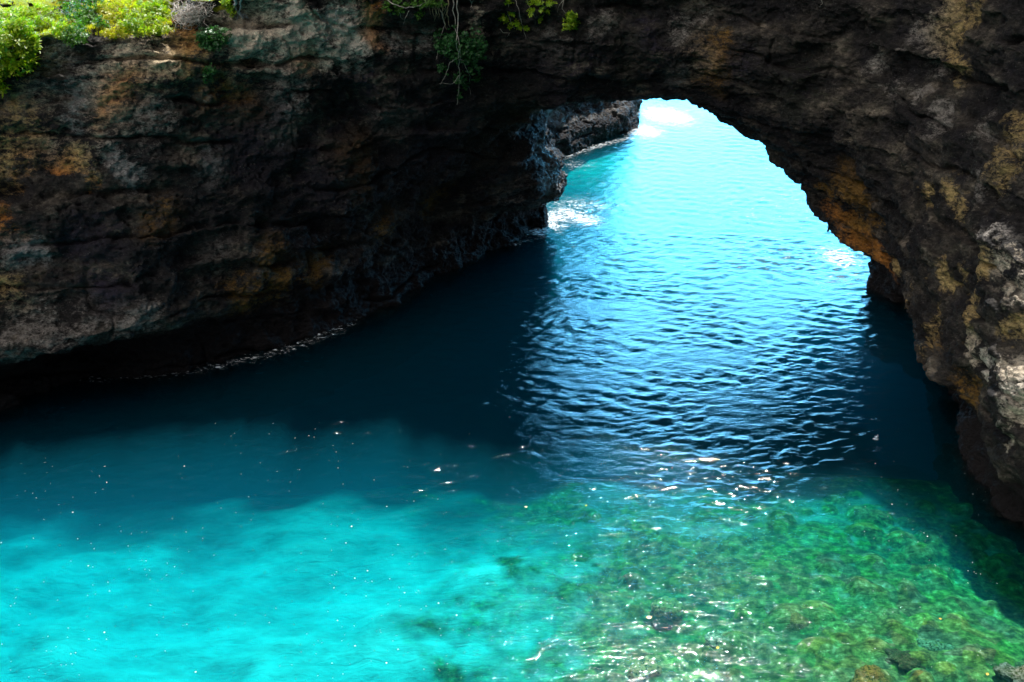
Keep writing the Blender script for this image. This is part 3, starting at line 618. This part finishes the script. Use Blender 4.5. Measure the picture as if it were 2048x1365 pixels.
plant('creeper', 'dull green tangle hanging from the top left of the long vine', 'creeper', [(790, 4, 50, 18, .5), (830, 6, 44, 22, .5), (860, 4, 50, 20, .6), (800, 20, 26, 22, .4), (838, 24, 20, 26, .4), (775, 15, 20, 18, .4), (875, 8, 40, 16, .6)], M_MID, .20, 46, None, 13, droop=.6, stem_mat=M_TWIG,
      stems=[([(768, -6, .9), (785, 8, 1.0), (812, 17, 1.0), (840, 12, 1.0), (860, -4, .9)], .05, .03), ([(798, 24, .4), (802, 36, .3), (808, 40, .2)], .03, .01), ([(818, 22, .4), (810, 38, .3), (806, 50, .15)], .03, .01)])

def twigs(name, label, cat, mat, polys, seed, group=None):
    rg = np.random.default_rng(seed); V, Fq = [], []; o = rock_pt(*polys[0][0][0])
    for pl, r0, r1 in polys:
        w_ = [rock_pt(*q_) for q_ in pl]; full = []
        for a_, b_ in zip(w_, w_[1:]): full += wiggly(a_, b_, rg, 4, .18)[:-1]
        tube(full+[w_[-1]], r0, r1, V, Fq)
    ob = mesh_obj(name, rel(V, o), Fq, mat); ob.location = o
    return tag(ob, label, cat, group)
# bare bush: a trunk and many bent, forking twigs
rg = np.random.default_rng(50); o = rock_pt(352, 62, .2); V, Fq = [], []
root = empty('bare_bush', o); tag(root, 'leafless bush of tangled pale grey twigs at the cliff edge', 'bush')
tube([rock_pt(332, 46, .3), rock_pt(342, 60, .3), rock_pt(348, 64, .3)], .06, .04, V, Fq); tube([rock_pt(352, 48, .5), rock_pt(350, 58, .3), rock_pt(348, 64, .3)], .05, .04, V, Fq)
mesh_obj('stem', rel(V, o), Fq, M_TWIG, root); V, Fq = [], []
for k in range(150):
    u0, v0 = rg.uniform(345, 405), rg.uniform(14, 44); u1, v1 = rg.uniform(325, 432), rg.uniform(-6, 50)
    if (u1-385)**2/52**2+(v1-18)**2/34**2 > 1: continue
    a_, b_ = rock_pt(u0, v0, rg.uniform(.8, 1.9)), rock_pt(u1, v1, rg.uniform(.4, 2.2))
    pl = wiggly(a_, b_, rg, 7, .35, rg.uniform(-.15, .3)); tube(pl, .032, .014, V, Fq, 4)
    for j in (2, 4, 5):
        if rg.random() < .6: tube(wiggly(pl[j], pl[j]+rg.normal(0, .55, 3), rg, 3, .25), .018, .009, V, Fq, 3)
mesh_obj('twig', rel(V, o), Fq, M_TWIG, root)
twigs('root', 'thick pale grey root looping down the rock beside the green sprig', 'root', M_ROOT, [([(472, -5, .4), (469, 10, .4), (472, 20, .35), (480, 30, .25), (486, 38, .15)], .16, .06), ([(479, -5, .4), (482, 12, .35), (478, 24, .3), (488, 34, .15), (497, 37, .1)], .12, .04), ([(474, 22, .3), (476, 32, .2), (474, 40, .1)], .08, .03), ([(482, 30, .25), (490, 28, .2), (497, 36, .1)], .06, .03)], 61)
twigs('root', 'thin grey roots fanning over the pale patch of the upper cliff face', 'root', M_ROOT, [([(635, 18, .3), (645, 42, .3), (660, 52, .3), (672, 72, .2)], .035, .015), ([(672, 20, .3), (674, 38, .3), (662, 50, .3)], .03, .015), ([(655, 30, .3), (663, 55, .25), (668, 64, .2)], .03, .012), ([(668, 68, .2), (655, 80, .2), (645, 84, .1)], .025, .01), ([(690, 36, .2), (684, 46, .2), (676, 48, .2)], .025, .01)], 62)
twigs('root', 'thin dark root lying across the shaded rock below the dark green rim bush', 'root', M_STEM, [([(72, 118, .3), (105, 123, .3), (150, 125, .3), (163, 121, .2)], .03, .012)], 63)
twigs('root', 'forked brown root slanting over the rock below the light green rim bush', 'root', M_STEM, [([(250, 78, .3), (290, 90, .3), (315, 97, .3), (340, 106, .2)], .045, .015), ([(290, 90, .3), (294, 82, .3), (300, 75, .3)], .03, .015), ([(285, 60, .4), (296, 76, .3), (315, 97, .3)], .025, .012)], 67)
twigs('root', 'tangle of straw coloured hanging roots just left of the long vine', 'root', M_STRAW, [([(858+4*k, 8+(k % 3), .7), (860+4*k+(k*7) % 5, 22+(k*5) % 12, .5), (861+4*k+(k*11) % 7, 30+(k*13) % 16, .3)], .035, .012) for k in range(9)]+[([(884, 10, .7), (888, 40, .6), (893, 60, .5)], .05, .02), ([(896, 0, .7), (893, 30, .7), (900, 55, .6)], .05, .02)], 64)
twigs('root', 'short pale root dangling between the long vine and the lime creeper', 'root', M_TWIG, [([(941, -5, .4), (943, 10, .3), (941, 20, .2)], .03, .012), ([(943, 12, .3), (947, 22, .15)], .025, .01), ([(948, -5, .4), (945, 8, .3)], .025, .012)], 65)
twigs('root', 'bare pale twigs hanging from above over the right side of the cliff', 'root', M_TWIG, [([(1641, -5, .4), (1645, 8, .3), (1638, 14, .2)], .025, .01)], 66)

# grass on the level rim
rg = np.random.default_rng(70); V, Fq = [], []
for k in range(5200):
    u, v = rg.uniform(-30, 345), rg.uniform(-14, 70)
    p, n_ = hit(u, v)
    if p is None or n_.z < .75 or p.z < 25: continue
    for j in range(4):
        b_ = np.array(p)+np.append(rg.normal(0, .25, 2), -.05); h_ = rg.uniform(.15, .4); an = rg.uniform(0, 6.28); t_ = np.array([math.cos(an), math.sin(an), 0])*.035
        tip = b_+np.append(rg.normal(0, .12, 2), h_); i = len(V); V += [b_-t_, b_+t_, tip]; Fq += [(i, i+1, i+2)]
gr = mesh_obj('grass', V, np.array(Fq), M_YELLOW); tag(gr, 'sunlit yellow-green grass on the level cliff top', 'grass', kind='stuff')

# foam flecks adrift
rg = np.random.default_rng(80); V, Fq = [], []
for k in range(1100):
    u, v = rg.uniform(-30, 2070), 820+rg.random()**.8*560
    px, py = at(u, v)
    if vnoise(px/6, py/6, 0.0, 88) < -.15 and rg.random() < .7: continue
    r = rg.uniform(.010, .026)*(1+1.2*(rg.random() < .06)); i = len(V); e = rg.uniform(.6, 1.5); an = rg.uniform(0, 3.1)
    for j in range(6):
        q = 2*math.pi*j/6; x_, y_ = r*e*math.cos(q), r*math.sin(q); V.append((px+x_*math.cos(an)-y_*math.sin(an), py+x_*math.sin(an)+y_*math.cos(an), .075))
    V.append((px, py, .075+r*.7))
    Fq += [(i+j, i+(j+1) % 6, i+6) for j in range(6)]
fo = mesh_obj('foam_flecks', V, np.array(Fq), M_FOAM); tag(fo, 'tiny white foam flecks drifting on the cove', 'foam', kind='stuff')

# floating leaves
M_FL = plain_material('fallen_leaf', (0.55, 0.30, 0.05, 1), (0.7, 0.45, 0.10, 1), 5); M_FL2 = plain_material('yellow_fallen_leaf', (0.65, 0.55, 0.05, 1), (0.8, 0.7, 0.2, 1), 5); M_FL3 = plain_material('pale_fallen_leaf', (0.7, 0.58, 0.35, 1), (0.85, 0.75, 0.55, 1), 5)
def curled_leaf(u, v, mat, label, size, rot):
    px, py = at(u, v); V, Fq = [], []; n_ = 8
    for k in range(n_+1):
        f = k/n_; wd = .36*size*math.sin(math.pi*min(max(f, .03), .97))**.8; x_ = (f-.5)*size
        for sgn in (-1, -.5, 0, .5, 1): V.append((x_, sgn*wd, .10+.25*size*(abs(sgn)**2)*.6+.35*size*(f-.5)**2))
    for k in range(n_):
        for j in range(4): a = k*5+j; Fq.append((a, a+1, a+6, a+5))
    ob = mesh_obj('floating_leaf', V, Fq, mat); ob.location = (px, py, 0); ob.rotation_euler = (0, 0, rot)
    return tag(ob, label, 'leaf', 'fallen leaves floating on the cove')
curled_leaf(1298, 1239, M_FL3, 'pale curled leaf floating beside the dark hollow in the shallows', .42, .2)
curled_leaf(1435, 1299, M_FL2, 'small yellow leaf floating just below the pale domed boulder', .24, .6)
curled_leaf(1974, 1352, M_FL, 'orange leaf floating near the grey boulder in the bottom right corner', .25, 1.1)
curled_leaf(1880, 1241, M_FL, 'orange leaf floating at the edge of the cliff shadow on the right', .22, -.4)
curled_leaf(1052, 1017, M_FL3, 'pale tan leaf floating where turquoise water meets the shade', .26, .1)
curled_leaf(1172, 1014, M_FL2, 'yellow leaf floating among the lower ripples of the arch reflection', .2, .9)

# submerged boulders
def stone_material(c1, c2):
    m, t, out = new_mat('boulder_stone'); pos = N(t, 'ShaderNodeNewGeometry').outputs['Position']
    n1 = noise(t, pos, 2.2, 7, 0.72); col = mix(t, ramp(t, n1, [(0.38, g(0)), (0.6, g(1))]).outputs[0], c1, c2)
    n2 = noise(t, pos, 5.5, 6, 0.7); col = mix(t, ramp(t, n2, [(0.42, g(1)), (0.52, g(0))]).outputs[0], col, (0.04, 0.06, 0.02, 1))
    b = N(t, 'ShaderNodeBsdfDiffuse'); L(t, col, b.inputs['Color']); bp = N(t, 'ShaderNodeBump', Strength=1.0, Distance=0.4); L(t, n1, bp.inputs['Height']); L(t, bp.outputs[0], b.inputs['Normal'])
    L(t, b.outputs[0], out.inputs[0]); return m
def boulder(u, v, r, z, c1, c2, label, seed, sq=.5):
    bm = bmesh.new(); bmesh.ops.create_icosphere(bm, subdivisions=5, radius=1.0)
    c = np.array([v_.co[:] for v_ in bm.verts]); k = 1+.34*fbm(c[:, 0]*1.3+seed, c[:, 1]*1.3, c[:, 2]*1.3, 5, seed, .55)
    for v_, kk in zip(bm.verts, k): v_.co *= float(kk); v_.co.z *= sq
    for f in bm.faces: f.smooth = True
    m_ = bpy.data.meshes.new('boulder'); bm.to_mesh(m_); bm.free(); m_.materials.append(stone_material(c1, c2))
    ob = bpy.data.objects.new('boulder', m_); COL.objects.link(ob); px, py = at(u, v, z); ob.location = (px, py, z-r*sq*.45); ob.scale = (r*1.2, r, r); ob.rotation_euler = (0, 0, seed)
    return tag(ob, label, 'boulder', 'boulders under the clear shallows')
BR1 = (.16, .10, .04, 1)
boulder(1735, 1362, 1.1, -.5, BR1, (.22, .17, .04, 1), 'brown boulder with a yellowish crown at the bottom edge, left of the grey boulder', 1)
boulder(2040, 1350, 1.0, -.35, (.08, .09, .06, 1), (.26, .26, .2, 1), 'grey boulder nearly breaking the surface in the bottom right corner', 2)
boulder(1858, 1298, 1.2, -1.3, (.12, .17, .08, 1), (.3, .36, .2, 1), 'pale green submerged boulder near the edge of the cliff shadow', 3)
boulder(1692, 1255, .8, -1.45, (.2, .22, .09, 1), (.45, .44, .24, 1), 'pale yellowish submerged stone, leftmost of those below the shadow edge', 4)
boulder(1628, 1300, .7, -1.5, (.12, .16, .09, 1), (.3, .33, .2, 1), 'round grey-green submerged boulder beside white glints', 5)
boulder(1808, 1320, 1.1, -.9, (.04, .035, .02, 1), (.14, .11, .05, 1), 'dark brown submerged boulder just left of the yellow-green ones', 6)
boulder(1332, 1213, 1.0, -1.8, (.2, .2, .06, 1), (.45, .42, .14, 1), 'yellowish submerged boulder above a dark hollow', 7)
boulder(1318, 1240, .9, -2.2, (.012, .02, .015, 1), (.05, .07, .035, 1), 'nearly black submerged rock under the yellowish boulder', 8)
boulder(1451, 1281, 1.1, -1.6, (.2, .21, .1, 1), (.5, .48, .28, 1), 'broad pale domed boulder under the ripples right of the black rock', 9, .45)
boulder(1286, 1336, .8, -1.5, (.2, .17, .06, 1), (.42, .36, .14, 1), 'olive brown submerged stone near the bottom edge, left of the others', 10)

# splash
px, py = at(1752, 880); V, Fq = [], []; rg = np.random.default_rng(95)
for k in range(9):
    an = 2*math.pi*k/9; d_ = np.array([math.cos(an)*.16, math.sin(an)*.16, rg.uniform(.2, .5)])
    tube([d_*0, d_*.5+[0, 0, .06], d_], .05, .015, V, Fq, 5)
for k in range(14):
    an = 2*math.pi*k/14; tube([(0, 0, .05), (math.cos(an)*rg.uniform(.15, .35), math.sin(an)*.2, .06)], .04, .02, V, Fq, 4)
sp = mesh_obj('splash', V, Fq, plain_material('spray_water', (0.62, 0.80, 0.92, 1), (0.75, 0.88, 0.95, 1), 8)); sp.location = (px, py, .02); tag(sp, 'small white splash standing on the dark shaded water near the right wall', 'splash')
